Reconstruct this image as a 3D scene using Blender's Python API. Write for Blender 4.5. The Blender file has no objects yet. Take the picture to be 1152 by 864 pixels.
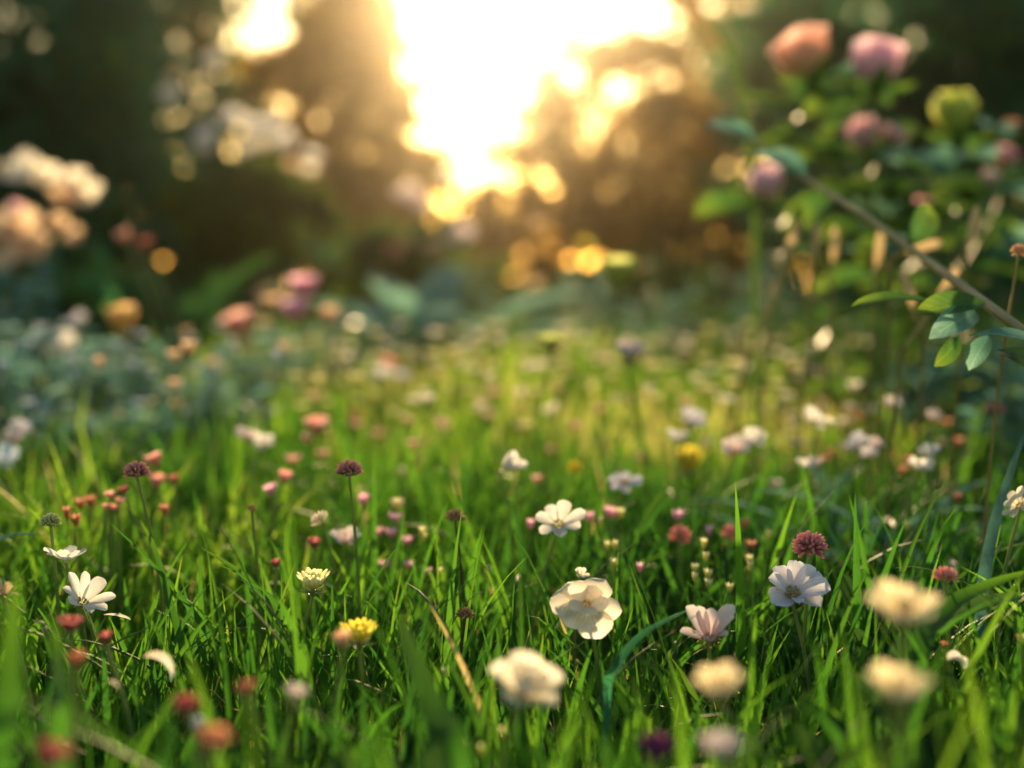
import bpy, math
import numpy as np
from mathutils import Vector, Matrix, Quaternion

S = bpy.context.scene
COL = S.collection
R = math.radians
rng = np.random.default_rng(11)

# ------------------------------------------------------------------ camera
CAM_H = 0.25
FPX = 1600.0                       # focal length in photo pixels (1152 wide, 50 mm on 36 mm)
PITCH = math.atan((432 - 300) / FPX)
cam_d = bpy.data.cameras.new('camera')
cam = bpy.data.objects.new('camera', cam_d); COL.objects.link(cam)
cam_d.lens = 50; cam_d.sensor_width = 36
cam_d.clip_start = 0.02; cam_d.clip_end = 300
cam.location = (0, 0, CAM_H)
cam.rotation_euler = (math.pi / 2 - PITCH, 0, 0)
cam_d.dof.use_dof = True
cam_d.dof.focus_distance = 0.68
cam_d.dof.aperture_fstop = 3.6
cam_d.dof.aperture_blades = 0
S.camera = cam

# ------------------------------------------------------------------ sky, sun, exposure
SUN_EL, SUN_AZ = R(11.0), R(-0.8)  # azimuth from +Y, positive to the right
W = bpy.data.worlds.new('World'); S.world = W; W.use_nodes = True
nt = W.node_tree
sky = nt.nodes.new('ShaderNodeTexSky'); sky.sky_type = 'NISHITA'
sky.sun_disc = False; sky.sun_elevation = SUN_EL; sky.sun_rotation = SUN_AZ
sky.dust_density = 1.2; sky.air_density = 1.5; sky.ozone_density = 1.0; sky.altitude = 100
bg = nt.nodes['Background']; bg.inputs['Strength'].default_value = 0.10
nt.links.new(sky.outputs[0], bg.inputs['Color'])
sun_d = bpy.data.lights.new('sun', 'SUN'); sun = bpy.data.objects.new('sun', sun_d); COL.objects.link(sun)
sun_d.energy = 5.0; sun_d.angle = R(0.5); sun_d.color = (1.0, 0.70, 0.36)
to_sun = Vector((math.sin(SUN_AZ) * math.cos(SUN_EL), math.cos(SUN_AZ) * math.cos(SUN_EL), math.sin(SUN_EL)))
sun.rotation_euler = (-to_sun).to_track_quat('-Z', 'Y').to_euler()
sun.location = to_sun * 20
S.view_settings.view_transform = 'Standard'; S.view_settings.look = 'None'
S.view_settings.exposure = 1.0; S.view_settings.gamma = 1.0
S.render.engine = 'CYCLES'
S.cycles.use_denoising = True
S.cycles.max_bounces = 8; S.cycles.diffuse_bounces = 3; S.cycles.glossy_bounces = 2
S.cycles.transmission_bounces = 6; S.cycles.volume_bounces = 0; S.cycles.transparent_max_bounces = 4
S.cycles.sample_clamp_indirect = 6.0
S.cycles.caustics_reflective = False; S.cycles.caustics_refractive = False

CP, SP = math.cos(PITCH), math.sin(PITCH)
def at(px, py, d):
    """photo pixel at depth d (m along the view axis) -> world point"""
    x = (px - 576) / FPX * d; u = -(py - 432) / FPX * d
    return Vector((x, d * CP + u * SP, CAM_H - d * SP + u * CP))
def project(P):
    y = P[..., 1]; z = P[..., 2] - CAM_H
    d = y * CP - z * SP; u = y * SP + z * CP
    d = np.maximum(d, 1e-3)
    return 576 + P[..., 0] / d * FPX, 432 - u / d * FPX, d

# ------------------------------------------------------------------ materials
def ramp_mat(name, stops, trans=0.45, rough=0.5, spec=0.4, trans_gain=1.0, noise=None, vein=None):
    """thin plant tissue: a ramp over the attribute v, part reflecting, part letting light through"""
    m = bpy.data.materials.new(name); m.use_nodes = True
    n = m.node_tree.nodes; l = m.node_tree.links
    p = n['Principled BSDF']; out = n['Material Output']
    a = n.new('ShaderNodeAttribute'); a.attribute_name = 'v'
    r = n.new('ShaderNodeValToRGB'); cr = r.color_ramp
    while len(cr.elements) < len(stops): cr.elements.new(0.5)
    for e, (pos, c) in zip(cr.elements, stops):
        e.position = pos; e.color = (*c, 1)
    l.new(a.outputs['Fac'], r.inputs[0])
    colour = r.outputs[0]
    if noise:
        scale, amount = noise
        tc = n.new('ShaderNodeTexCoord')
        nz = n.new('ShaderNodeTexNoise'); nz.inputs['Scale'].default_value = scale; nz.inputs['Detail'].default_value = 3
        l.new(tc.outputs['Object'], nz.inputs['Vector'])
        mr = n.new('ShaderNodeMapRange'); mr.inputs['From Min'].default_value = 0.3; mr.inputs['From Max'].default_value = 0.7
        mr.inputs['To Min'].default_value = 1 - amount; mr.inputs['To Max'].default_value = 1 + amount
        l.new(nz.outputs['Fac'], mr.inputs['Value'])
        mx = n.new('ShaderNodeVectorMath'); mx.operation = 'SCALE'
        l.new(colour, mx.inputs[0]); l.new(mr.outputs[0], mx.inputs['Scale'])
        colour = mx.outputs[0]
    if vein:                                   # s: 1 + distance from the midrib, 0 where there is none
        kind, amount = vein
        b = n.new('ShaderNodeAttribute'); b.attribute_name = 's'
        def mt(op, x, y=None):
            q = n.new('ShaderNodeMath'); q.operation = op
            for i, z in enumerate((x, y)):
                if z is None: continue
                if isinstance(z, (int, float)): q.inputs[i].default_value = z
                else: l.new(z, q.inputs[i])
            return q.outputs[0]
        has = mt('GREATER_THAN', b.outputs['Fac'], .5); d_ = mt('SUBTRACT', b.outputs['Fac'], 1.)
        if kind == 'leaf':
            rib = mt('LESS_THAN', d_, .06)
            ph = mt('SUBTRACT', mt('MULTIPLY', a.outputs['Fac'], 50.), mt('MULTIPLY', d_, 14.))
            side = mt('MULTIPLY', mt('GREATER_THAN', mt('SINE', ph), .88), .6)
            k = mt('MAXIMUM', rib, side)
        else:
            k = mt('MULTIPLY', mt('POWER', mt('ABSOLUTE', mt('SINE', mt('MULTIPLY', d_, 13.))), 6.), mt('SUBTRACT', 1.15, a.outputs['Fac']))
        f = mt('ADD', 1., mt('MULTIPLY', mt('MULTIPLY', k, has), amount))
        mx = n.new('ShaderNodeVectorMath'); mx.operation = 'SCALE'
        l.new(colour, mx.inputs[0]); l.new(f, mx.inputs['Scale']); colour = mx.outputs[0]
    l.new(colour, p.inputs['Base Color'])
    p.inputs['Roughness'].default_value = rough
    p.inputs['Specular IOR Level'].default_value = spec
    if trans > 0:
        t = n.new('ShaderNodeBsdfTranslucent')
        g = n.new('ShaderNodeVectorMath'); g.operation = 'SCALE'; g.inputs['Scale'].default_value = trans_gain
        l.new(colour, g.inputs[0]); l.new(g.outputs[0], t.inputs['Color'])
        mix = n.new('ShaderNodeMixShader'); mix.inputs[0].default_value = trans
        l.new(p.outputs[0], mix.inputs[1]); l.new(t.outputs[0], mix.inputs[2]); l.new(mix.outputs[0], out.inputs[0])
    return m

M = {}
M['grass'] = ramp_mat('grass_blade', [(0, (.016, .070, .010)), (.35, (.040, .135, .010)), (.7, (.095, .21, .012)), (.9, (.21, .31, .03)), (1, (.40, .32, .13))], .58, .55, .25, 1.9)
M['straw'] = ramp_mat('dry_straw', [(0, (.36, .27, .12)), (1, (.62, .46, .26))], .5, .6, .3, 1.2)
M['leaf_fore'] = ramp_mat('dark_weed_leaf', [(0, (.014, .055, .022)), (.6, (.026, .085, .026)), (1, (.05, .12, .02))], .4, .75, .1, 1.2)
M['leaf_teal'] = ramp_mat('glaucous_leaf', [(0, (.08, .21, .16)), (.5, (.15, .31, .25)), (1, (.28, .44, .38))], .42, .6, .25, 1.6)
M['stem'] = ramp_mat('green_stem', [(0, (.12, .22, .04)), (1, (.26, .34, .10))], .4, .45, .4)
M['stem_red'] = ramp_mat('brownish_stem', [(0, (.06, .09, .02)), (1, (.13, .09, .04))], .2, .5, .4)
M['leaf'] = ramp_mat('green_leaf', [(0, (.025, .075, .018)), (.5, (.045, .11, .02)), (1, (.12, .19, .02))], .5, .55, .3, 1.8, (60, .3), ('leaf', .45))
M['leaf_blue'] = ramp_mat('blue_green_leaf', [(0, (.05, .15, .11)), (.5, (.10, .24, .18)), (1, (.20, .36, .28))], .42, .55, .3, 1.7, (60, .3), ('leaf', .4))
M['leaf_dark'] = ramp_mat('dark_evergreen_leaf', [(0, (.016, .10, .050)), (.6, (.034, .15, .060)), (1, (.07, .18, .03))], .5, .55, .25, 1.8, (60, .3), ('leaf', .4))
M['leaf_sunglow'] = ramp_mat('sun_glow_tinted_leaf', [(0, (.10, .07, .008)), (.5, (.26, .15, .010)), (1, (.40, .24, .015))], .7, .55, .2, 1.9)  # warm glow of the sunlit haze put into the leaf colour
M['leaf_olive'] = ramp_mat('olive_leaf', [(0, (.03, .07, .014)), (.5, (.055, .11, .016)), (1, (.12, .16, .02))], .5, .55, .25, 1.5)
M['bark'] = ramp_mat('brown_bark', [(0, (.05, .035, .022)), (1, (.10, .07, .045))], 0, .85, .2, 1, (30, .4))
M['cane'] = ramp_mat('olive_cane', [(0, (.16, .14, .04)), (1, (.42, .34, .10))], .2, .5, .4, 1, (40, .3))
def petal_mat(name, base, mid, tip, trans=.5, gain=1.0): return ramp_mat(name, [(0, base), (.22, mid), (1, tip)], trans, .6, .2, gain, (260, .07), ('petal', -.24))
M['white'] = petal_mat('white_petal', (.55, .60, .30), (.82, .80, .76), (.88, .86, .84), .55)
M['lilac'] = petal_mat('lilac_white_petal', (.50, .30, .22), (.72, .68, .76), (.78, .77, .86), .4)
M['pinkwhite'] = petal_mat('pinkish_white_petal', (.45, .22, .20), (.72, .55, .55), (.82, .74, .72), .4)
M['cream'] = petal_mat('cream_petal', (.90, .72, .46), (.94, .86, .68), (.95, .91, .82), .68)
M['peach'] = petal_mat('peach_petal', (.75, .45, .18), (.86, .60, .38), (.90, .70, .50), .6)
M['yellow'] = petal_mat('yellow_petal', (.60, .45, .02), (.85, .70, .05), (.90, .80, .12), .6)
M['butter'] = petal_mat('butter_cream_petal', (.80, .60, .18), (.92, .76, .44), (.95, .84, .60), .66)
M['amberyellow'] = petal_mat('amber_yellow_petal', (.70, .35, .05), (.88, .60, .14), (.90, .66, .34), .6)
M['paleyellow'] = petal_mat('pale_yellow_petal', (.40, .46, .06), (.80, .76, .26), (.88, .85, .50), .6)
M['yellowgreen'] = petal_mat('yellow_green_petal', (.24, .36, .04), (.52, .62, .10), (.74, .78, .28), .65)
M['pink'] = petal_mat('pink_petal', (.72, .48, .40), (.86, .48, .60), (.92, .60, .72), .66)
M['rosepink'] = petal_mat('rose_pink_petal', (.60, .52, .20), (.86, .60, .68), (.92, .72, .80), .62)
M['roseorange'] = petal_mat('orange_rose_petal', (.44, .50, .06), (.78, .56, .30), (.90, .62, .58), .6)
M['coral'] = petal_mat('coral_petal', (.70, .42, .26), (.86, .44, .38), (.90, .56, .50), .65)
M['red'] = petal_mat('dull_red_petal', (.34, .10, .08), (.50, .15, .14), (.58, .22, .20), .5)
M['orange'] = petal_mat('orange_petal', (.50, .20, .10), (.62, .26, .15), (.70, .36, .22), .5)
M['crimson'] = petal_mat('crimson_floret', (.62, .52, .48), (.56, .12, .16), (.84, .50, .52), .55)
M['burgundy'] = petal_mat('burgundy_floret', (.40, .28, .18), (.42, .12, .14), (.80, .50, .46), .55)
M['brown'] = petal_mat('brown_floret', (.24, .16, .07), (.42, .25, .13), (.62, .42, .26), .45)
M['purple'] = petal_mat('dark_purple_petal', (.10, .03, .06), (.13, .03, .10), (.20, .06, .15), .35)
M['paleblue'] = petal_mat('pale_blue_petal', (.45, .50, .50), (.60, .70, .82), (.72, .80, .90), .35)
M['green_head'] = petal_mat('green_floret', (.12, .20, .04), (.34, .46, .12), (.74, .76, .42), .5)
M['centre'] = ramp_mat('yellow_centre', [(0, (.30, .26, .04)), (1, (.75, .50, .06))], .1, .7, .2)
M['centre_green'] = ramp_mat('green_centre', [(0, (.10, .14, .03)), (1, (.40, .34, .08))], .1, .7, .2)

gm = bpy.data.materials.new('dark_soil'); gm.use_nodes = True
_n = gm.node_tree.nodes; _l = gm.node_tree.links
nz = _n.new('ShaderNodeTexNoise'); nz.inputs['Scale'].default_value = 14; nz.inputs['Detail'].default_value = 8
rp = _n.new('ShaderNodeValToRGB'); rp.color_ramp.elements[0].color = (.018, .022, .008, 1); rp.color_ramp.elements[1].color = (.05, .06, .018, 1)
rp.color_ramp.elements[0].position = .3; rp.color_ramp.elements[1].position = .7
_tc = _n.new('ShaderNodeTexCoord'); _l.new(_tc.outputs['Object'], nz.inputs['Vector'])
_l.new(nz.outputs['Fac'], rp.inputs[0]); _l.new(rp.outputs[0], _n['Principled BSDF'].inputs['Base Color'])
_n['Principled BSDF'].inputs['Roughness'].default_value = .95
bp = _n.new('ShaderNodeBump'); bp.inputs['Strength'].default_value = .8; bp.inputs['Distance'].default_value = .02
_l.new(nz.outputs['Fac'], bp.inputs['Height']); _l.new(bp.outputs[0], _n['Principled BSDF'].inputs['Normal'])

# ------------------------------------------------------------------ mesh helpers
class Bag:
    """collects geometry and links it as ONE mesh object"""
    def __init__(s): s.V = []; s.F3 = []; s.F4 = []; s.A = []; s.B = []; s.n = 0
    def add(s, V, F, a, b=0.):
        V = np.asarray(V, float).reshape(-1, 3); F = np.asarray(F, int)
        a = np.broadcast_to(np.asarray(a, float), (len(V),))
        s.V.append(V); s.A.append(a); s.B.append(np.broadcast_to(np.asarray(b, float), (len(V),)))
        (s.F3 if F.shape[1] == 3 else s.F4).append(F + s.n)
        s.n += len(V); return s
    def mesh(s, name, mat, smooth=True):
        V = np.concatenate(s.V); A = np.concatenate(s.A)
        f3 = np.concatenate(s.F3) if s.F3 else np.zeros((0, 3), int)
        f4 = np.concatenate(s.F4) if s.F4 else np.zeros((0, 4), int)
        me = bpy.data.meshes.new(name)
        me.vertices.add(len(V)); me.vertices.foreach_set('co', V.astype(np.float32).ravel())
        loops = np.concatenate([f3.ravel(), f4.ravel()]).astype(np.int32)
        me.loops.add(len(loops)); me.loops.foreach_set('vertex_index', loops)
        tot = np.concatenate([np.full(len(f3), 3), np.full(len(f4), 4)]).astype(np.int32)
        st = np.concatenate([[0], np.cumsum(tot)[:-1]]).astype(np.int32)
        me.polygons.add(len(tot)); me.polygons.foreach_set('loop_start', st); me.polygons.foreach_set('loop_total', tot)
        me.update(calc_edges=True); me.validate()
        at_ = me.attributes.new('v', 'FLOAT', 'POINT'); at_.data.foreach_set('value', A.astype(np.float32))
        B = np.concatenate(s.B)
        if B.any(): me.attributes.new('s', 'FLOAT', 'POINT').data.foreach_set('value', B.astype(np.float32))
        if smooth: me.polygons.foreach_set('use_smooth', np.ones(len(tot), bool))
        me.materials.append(mat); me.update(); return me
    def build(s, name, mat, parent=None, smooth=True):
        o = bpy.data.objects.new(name, s.mesh(name, mat, smooth)); COL.objects.link(o)
        if parent is not None: o.parent = parent
        return o

def thing(name, label, cat, loc, group=None):
    o = bpy.data.objects.new(name, None); COL.objects.link(o); o.location = loc
    o.empty_display_size = .02; o['label'] = label; o['category'] = cat
    if group: o['group'] = group
    return o
def tag(o, label, cat, group=None):
    o['label'] = label; o['category'] = cat
    if group: o['group'] = group
    return o
def dup(root, loc, rotz, scale, label=None, group=None):
    r = root.copy(); COL.objects.link(r); r.location = loc; r.rotation_euler = (0, 0, rotz); r.scale = (scale,) * 3
    if label: r['label'] = label
    if group: r['group'] = group
    for ch in root.children:
        c = ch.copy(); COL.objects.link(c); c.parent = r
    return r

def grid_faces(nu, nv, wrap=False):
    i, j = np.meshgrid(np.arange(nu - 1), np.arange(nv if wrap else nv - 1), indexing='ij')
    a = i * nv + j; b = i * nv + (j + 1) % nv
    return np.stack([a, b, b + nv, a + nv], -1).reshape(-1, 4)
def frame(n):
    n = np.asarray(n, float); n = n / np.linalg.norm(n)
    h = np.array([0, 0, 1.]) if abs(n[2]) < .9 else np.array([1., 0, 0])
    x = np.cross(h, n); x /= np.linalg.norm(x); y = np.cross(n, x)
    return np.stack([x, y, n], 1)             # columns
def bez(p, n):
    """smooth curve through the points p"""
    p = np.asarray(p, float); k = len(p)
    if k == 2: t = np.linspace(0, 1, n)[:, None]; return p[0] * (1 - t) + p[1] * t
    P = np.concatenate([[2 * p[0] - p[1]], p, [2 * p[-1] - p[-2]]])
    out = []
    for s in np.linspace(0, k - 1, n):
        i = min(int(s), k - 2); t = s - i; a, b, c, d = P[i], P[i + 1], P[i + 2], P[i + 3]
        out.append(.5 * (2 * b + (c - a) * t + (2 * a - 5 * b + 4 * c - d) * t * t + (3 * b - a - 3 * c + d) * t ** 3))
    return np.array(out)
def tube(bag, path, r0, r1, sides=6, v0=0., v1=1.):
    path = np.asarray(path, float); n = len(path)
    T = np.gradient(path, axis=0); T = T / np.linalg.norm(T, axis=1)[:, None] + 1e-12
    ref = np.array([.3, .2, .93]) if abs(T[:, 2].mean()) < .8 else np.array([1., .1, 0])
    X = np.cross(ref, T); X /= np.linalg.norm(X, axis=1)[:, None]; Y = np.cross(T, X)
    a = np.arange(sides) / sides * 2 * np.pi; r = np.linspace(r0, r1, n)[:, None, None]
    V = path[:, None] + r * (np.cos(a)[None, :, None] * X[:, None] + np.sin(a)[None, :, None] * Y[:, None])
    bag.add(V, grid_faces(n, sides, True), np.repeat(np.linspace(v0, v1, n), sides))
    bag.add(V[-1], [[0, k, k + 1] for k in range(1, sides - 1)], v1)
def petal(L, Wd, p0, p1, a=.7, b=.4, cup=.25, ruf=0., nu=9, nv=7, seed=0, thick=0.):
    """petal or leaf lying along +X, rising by the angles p0 (base) .. p1 (tip), in degrees"""
    r = np.random.default_rng(seed)
    u = np.linspace(0, 1, nu); s = np.linspace(-1, 1, nv)
    ph = np.radians(p0 + (p1 - p0) * u); du = L / (nu - 1)
    x = np.concatenate([[0], np.cumsum(np.cos((ph[1:] + ph[:-1]) / 2) * du)])
    z = np.concatenate([[0], np.cumsum(np.sin((ph[1:] + ph[:-1]) / 2) * du)])
    uu = np.clip(u, .002, .998); w = uu ** a * (1 - uu) ** b; w = w / w.max() * Wd / 2; w[0] = max(w[0], Wd * .06)
    Y = w[:, None] * s[None]; lift = cup * w[:, None] * (s[None] ** 2)
    lift = lift + ruf * Wd * (u[:, None] ** 2) * np.sin(s[None] * 4 + r.uniform(0, 6)) * .5
    nx, nz_ = -np.sin(ph), np.cos(ph)
    V = np.stack([x[:, None] + nx[:, None] * lift - .10 * w[:, None] * s[None] ** 2 * (u[:, None] > .6), Y, z[:, None] + nz_[:, None] * lift], -1)
    return V.reshape(-1, 3), grid_faces(nu, nv), np.repeat(u, nv)
def across(V, nv): return np.tile(1 + np.abs(np.linspace(-1, 1, nv)), len(V) // nv)
def rotz(a): c, s = math.cos(a), math.sin(a); return np.array([[c, -s, 0], [s, c, 0], [0, 0, 1.]])
def ellipsoids(bag, C, D, rl, rw, sides=6, vspan=(0, 1)):
    """spindle florets at C pointing along D, length rl, half width rw"""
    prof = np.array([[0, .15], [.25, .7], [.6, 1], [.85, .75], [1, .1]])
    for c, d in zip(C, D):
        F = frame(d); a = np.arange(sides) / sides * 2 * np.pi
        loc = np.stack([np.outer(prof[:, 1] * rw, np.cos(a)), np.outer(prof[:, 1] * rw, np.sin(a)), np.repeat(prof[:, 0:1] * rl, sides, 1)], -1)
        bag.add(np.asarray(c) + loc.reshape(-1, 3) @ F.T, grid_faces(5, sides, True), np.repeat(vspan[0] + (vspan[1] - vspan[0]) * prof[:, 0], sides))
def fib(n, zmin=-1.):
    k = np.arange(n) + .5; z = 1 - (1 - zmin) * k / n; t = np.pi * (1 + 5 ** .5) * k; r = np.sqrt(np.maximum(0, 1 - z * z))
    return np.stack([r * np.cos(t), r * np.sin(t), z], 1)

# ------------------------------------------------------------------ ground and haze
g = Bag(); k = 81; xs = np.linspace(-22, 22, k)
X, Y = np.meshgrid(xs, xs, indexing='ij')
Z = .02 * np.sin(X * 1.1) * np.cos(Y * .8) * np.clip((np.hypot(X, Y) - 4) / 4, 0, 1)
g.add(np.stack([X, Y, Z - .004], -1).reshape(-1, 3), grid_faces(k, k)[:, ::-1], 0)
ground = g.build('ground', gm); ground['kind'] = 'structure'

hz = Bag()
x0, x1, y0, y1, z0, z1 = -23, 23, -23, 23, -1.1, 4.6
V = [(x, y, z) for x in (x0, x1) for y in (y0, y1) for z in (z0, z1)]
hz.add(V, [(0, 1, 3, 2), (4, 6, 7, 5), (0, 4, 5, 1), (2, 3, 7, 6), (0, 2, 6, 4), (1, 5, 7, 3)], 0)
hm = bpy.data.materials.new('warm_air'); hm.use_nodes = True
hm.node_tree.nodes.remove(hm.node_tree.nodes['Principled BSDF'])
pv = hm.node_tree.nodes.new('ShaderNodeVolumePrincipled')
pv.inputs['Color'].default_value = (1, .88, .68, 1); pv.inputs['Density'].default_value = .0013; pv.inputs['Anisotropy'].default_value = .95
hm.node_tree.links.new(pv.outputs[0], hm.node_tree.nodes['Material Output'].inputs['Volume'])
haze = hz.build('haze', hm, smooth=False); haze['kind'] = 'stuff'; haze.display_type = 'WIRE'

# ------------------------------------------------------------------ trees and shrubs
def leaf_cloud(bag, C, size, r, flat=.5, base=None):
    """one small folded leaf at every point of C"""
    n = len(C); d = r.normal(size=(n, 3)); d[:, 2] -= .25; d /= np.linalg.norm(d, axis=1)[:, None]
    h = r.normal(size=(n, 3)); sx = np.cross(d, h); sx /= np.linalg.norm(sx, axis=1)[:, None]; up = np.cross(sx, d)
    L = (size * r.uniform(.6, 1.35, n))[:, None]; w = L * .32
    V = np.stack([C, C + d * L * .45 + sx * w + up * w * .35, C + d * L - up * L * .1, C + d * L * .45 - sx * w + up * w * .35], 1)
    i = np.arange(n)[:, None] * 4
    F = np.concatenate([i + [[0, 1, 2]], i + [[0, 2, 3]]])
    tone = np.clip(r.normal(.45, .22, n), 0, 1) if base is None else np.clip(base + r.normal(0, .15, n), 0, 1)
    bag.add(V.reshape(-1, 3), F, np.repeat(tone, 4))
def lobes_points(lobes, n, r, clump=.16):
    w = np.array([l[3] ** 2. for l in lobes]); w = w / w.sum()
    out = []; tone = []
    for l, wi in zip(lobes, w):
        c = np.array(at(*l[:3])); rad = l[3] / FPX * l[2]; sq = l[4] if len(l) > 4 else 1.
        m = max(6, int(n * wi)); nc = max(5, m // 45)
        cd = r.normal(size=(nc, 3)); cd /= np.linalg.norm(cd, axis=1)[:, None]
        cc = cd * rad * (r.uniform(.25, 1, nc) ** .5)[:, None] * [1, 1, sq]
        ct = r.normal(.45, .2, nc); k = r.integers(0, nc, m)
        out.append(c + cc[k] + r.normal(size=(m, 3)) * rad * clump * [1, 1, .7]); tone.append(ct[k])
    P = np.concatenate(out); T = np.concatenate(tone); ok = P[:, 2] > .02
    return P[ok], T[ok]
def tree(name, label, cat, lobes, n, size, mat, seed, group=None, trunk=.04, clump=.17):
    r = np.random.default_rng(seed)
    cs = np.array([at(*l[:3]) for l in lobes])
    base = np.array([cs[:, 0].mean(), cs[:, 1].mean(), 0.])
    t = thing(name, label, cat, base, group)
    P, T = lobes_points(lobes, n, r, clump)
    b = Bag(); leaf_cloud(b, P - base, size, r, base=T); b.build('crown', mat, t)
    b = Bag(); top = cs.mean(0) - base
    fork = np.array([top[0] * .3, top[1] * .3, max(.12, top[2] * .45)])
    tube(b, bez([[0, 0, -.03], fork * [.4, .4, .5], fork], 8), trunk, trunk * .7, 9)
    for c in cs:
        e = c - base; mid = (fork + e) / 2 + r.normal(size=3) * .05
        tube(b, bez([fork * .98, mid, e], 9), trunk * .6, trunk * .12, 7)
    b.build('trunk', M['bark'], t)
    return t
tree('evergreen_shrub', 'dense dark evergreen shrub filling the upper left corner', 'shrub',
     [(-60, 30, 5.2, 150), (60, 60, 5.4, 130), (40, 190, 5.2, 150), (150, 230, 5.3, 110), (-100, 180, 5.0, 170), (60, 330, 5.0, 150), (170, 340, 5.0, 100)], 10000, .075, M['leaf_dark'], 1)
tree('evergreen_shrub', 'dark green shrub right of the upper left corner shrub, with light between its leaves', 'shrub',
     [(170, 30, 6.4, 110), (140, 130, 6.4, 100), (215, 250, 6.2, 85), (290, 310, 6.0, 80), (190, 310, 6.0, 90)], 3000, .07, M['leaf_dark'], 2)
tree('glow_browned_tree', 'small tree left of the bright sky gap, sun glow painted into its leaves', 'tree',
     [(395, 40, 13.6, 58), (400, -40, 13.6, 60), (420, 130, 13.6, 48), (432, 55, 13.6, 26), (345, 70, 13.6, 36), (465, 200, 13.4, 44), (390, 190, 13.4, 70), (400, 270, 13.2, 85), (480, 270, 13.2, 70), (355, 140, 13.6, 40), (425, 20, 13.6, 34), (312, 85, 13.6, 36), (300, 150, 13.5, 34), (375, 85, 13.6, 40), (440, 105, 13.6, 34), (405, 80, 13.6, 34), (452, 150, 13.6, 26)], 12500, .13, M['leaf_sunglow'], 3)  # brown of the hazy sun glow painted into these leaves
tree('green_leaved_tree', 'green leaved tree with small gaps of light, left of the small glow tinted tree', 'tree',
     [(225, 55, 13.8, 60), (290, 240, 13.4, 60), (310, 260, 13.2, 60), (205, 10, 13.8, 70), (215, 165, 13.6, 50), (290, 105, 13.6, 30), (245, 115, 13.6, 38), (345, 10, 13.6, 30), (260, 190, 13.6, 40)], 4300, .12, M['leaf_olive'], 9)
tree('glow_gilded_tree', 'tree right of the bright sky gap, golden glow painted into its leaves', 'tree',
     [(690, 125, 14.2, 66), (640, 135, 14.2, 50), (770, 80, 14.0, 62), (820, 10, 14.0, 64), (700, 210, 13.8, 90), (610, 195, 13.8, 60), (790, 180, 13.8, 90), (565, 250, 13.6, 55), (640, 290, 13.4, 80), (760, 290, 13.2, 90), (625, 85, 14.2, 30), (700, 80, 14.2, 44), (745, 50, 14.2, 40), (725, 265, 13.4, 50), (800, -40, 14, 60), (655, 85, 14.2, 36), (612, 120, 14.2, 28), (605, 165, 14.0, 34), (700, 55, 14.2, 28), (648, 62, 14.2, 26), (590, 120, 14.2, 18), (555, 295, 13.2, 60), (830, 265, 13.2, 70), (775, 150, 13.8, 50), (625, 245, 13.6, 40)], 9500, .13, M['leaf_sunglow'], 4)  # golden haze glow beside the sun painted into these leaves
tree('evergreen_shrub', 'dense dark evergreen shrub behind the pink roses on the right', 'shrub',
     [(905, 40, 6.4, 100), (990, 40, 6.0, 130), (1100, 60, 5.8, 140), (1220, 60, 5.6, 160), (920, 170, 6.2, 110), (1020, 190, 5.8, 140), (1150, 210, 5.6, 150), (960, 310, 5.6, 120), (1100, 330, 5.4, 140)], 12000, .075, M['leaf_dark'], 5)
tree('olive_shrub', 'olive green low shrub under the bright sky gap', 'shrub',
     [(480, 330, 5.2, 60), (560, 350, 5.0, 50), (650, 345, 5.0, 55), (740, 335, 5.0, 65), (400, 340, 5.2, 60)], 4200, .06, M['leaf_olive'], 6)
tree('backdrop_tree', 'far brown tree behind the shrubs on the left', 'tree',
     [(280, 75, 16, 36), (160, 60, 16, 100), (40, 60, 16, 120), (-90, 60, 16, 130), (160, 190, 16, 90), (250, 240, 16, 60), (380, 190, 16, 60), (60, 220, 16, 140), (300, 280, 15, 80), (420, 300, 15, 90), (500, 300, 15, 60)], 4300, .18, M['leaf_dark'], 7, clump=.2)
tree('backdrop_tree', 'far dark tree behind the shrubs on the right', 'tree',
     [(830, 70, 16, 70), (900, 50, 16, 100), (1020, 60, 16, 130), (1180, 60, 16, 140), (760, 190, 16, 80), (880, 210, 16, 120), (1020, 220, 15, 140), (1180, 230, 15, 140), (540, 285, 15, 55), (620, 290, 15, 70), (740, 290, 15, 90), (830, 275, 15, 80), (920, 285, 15, 80), (700, 265, 15, 60)], 12500, .18, M['leaf_olive'], 8, clump=.2)

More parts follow.
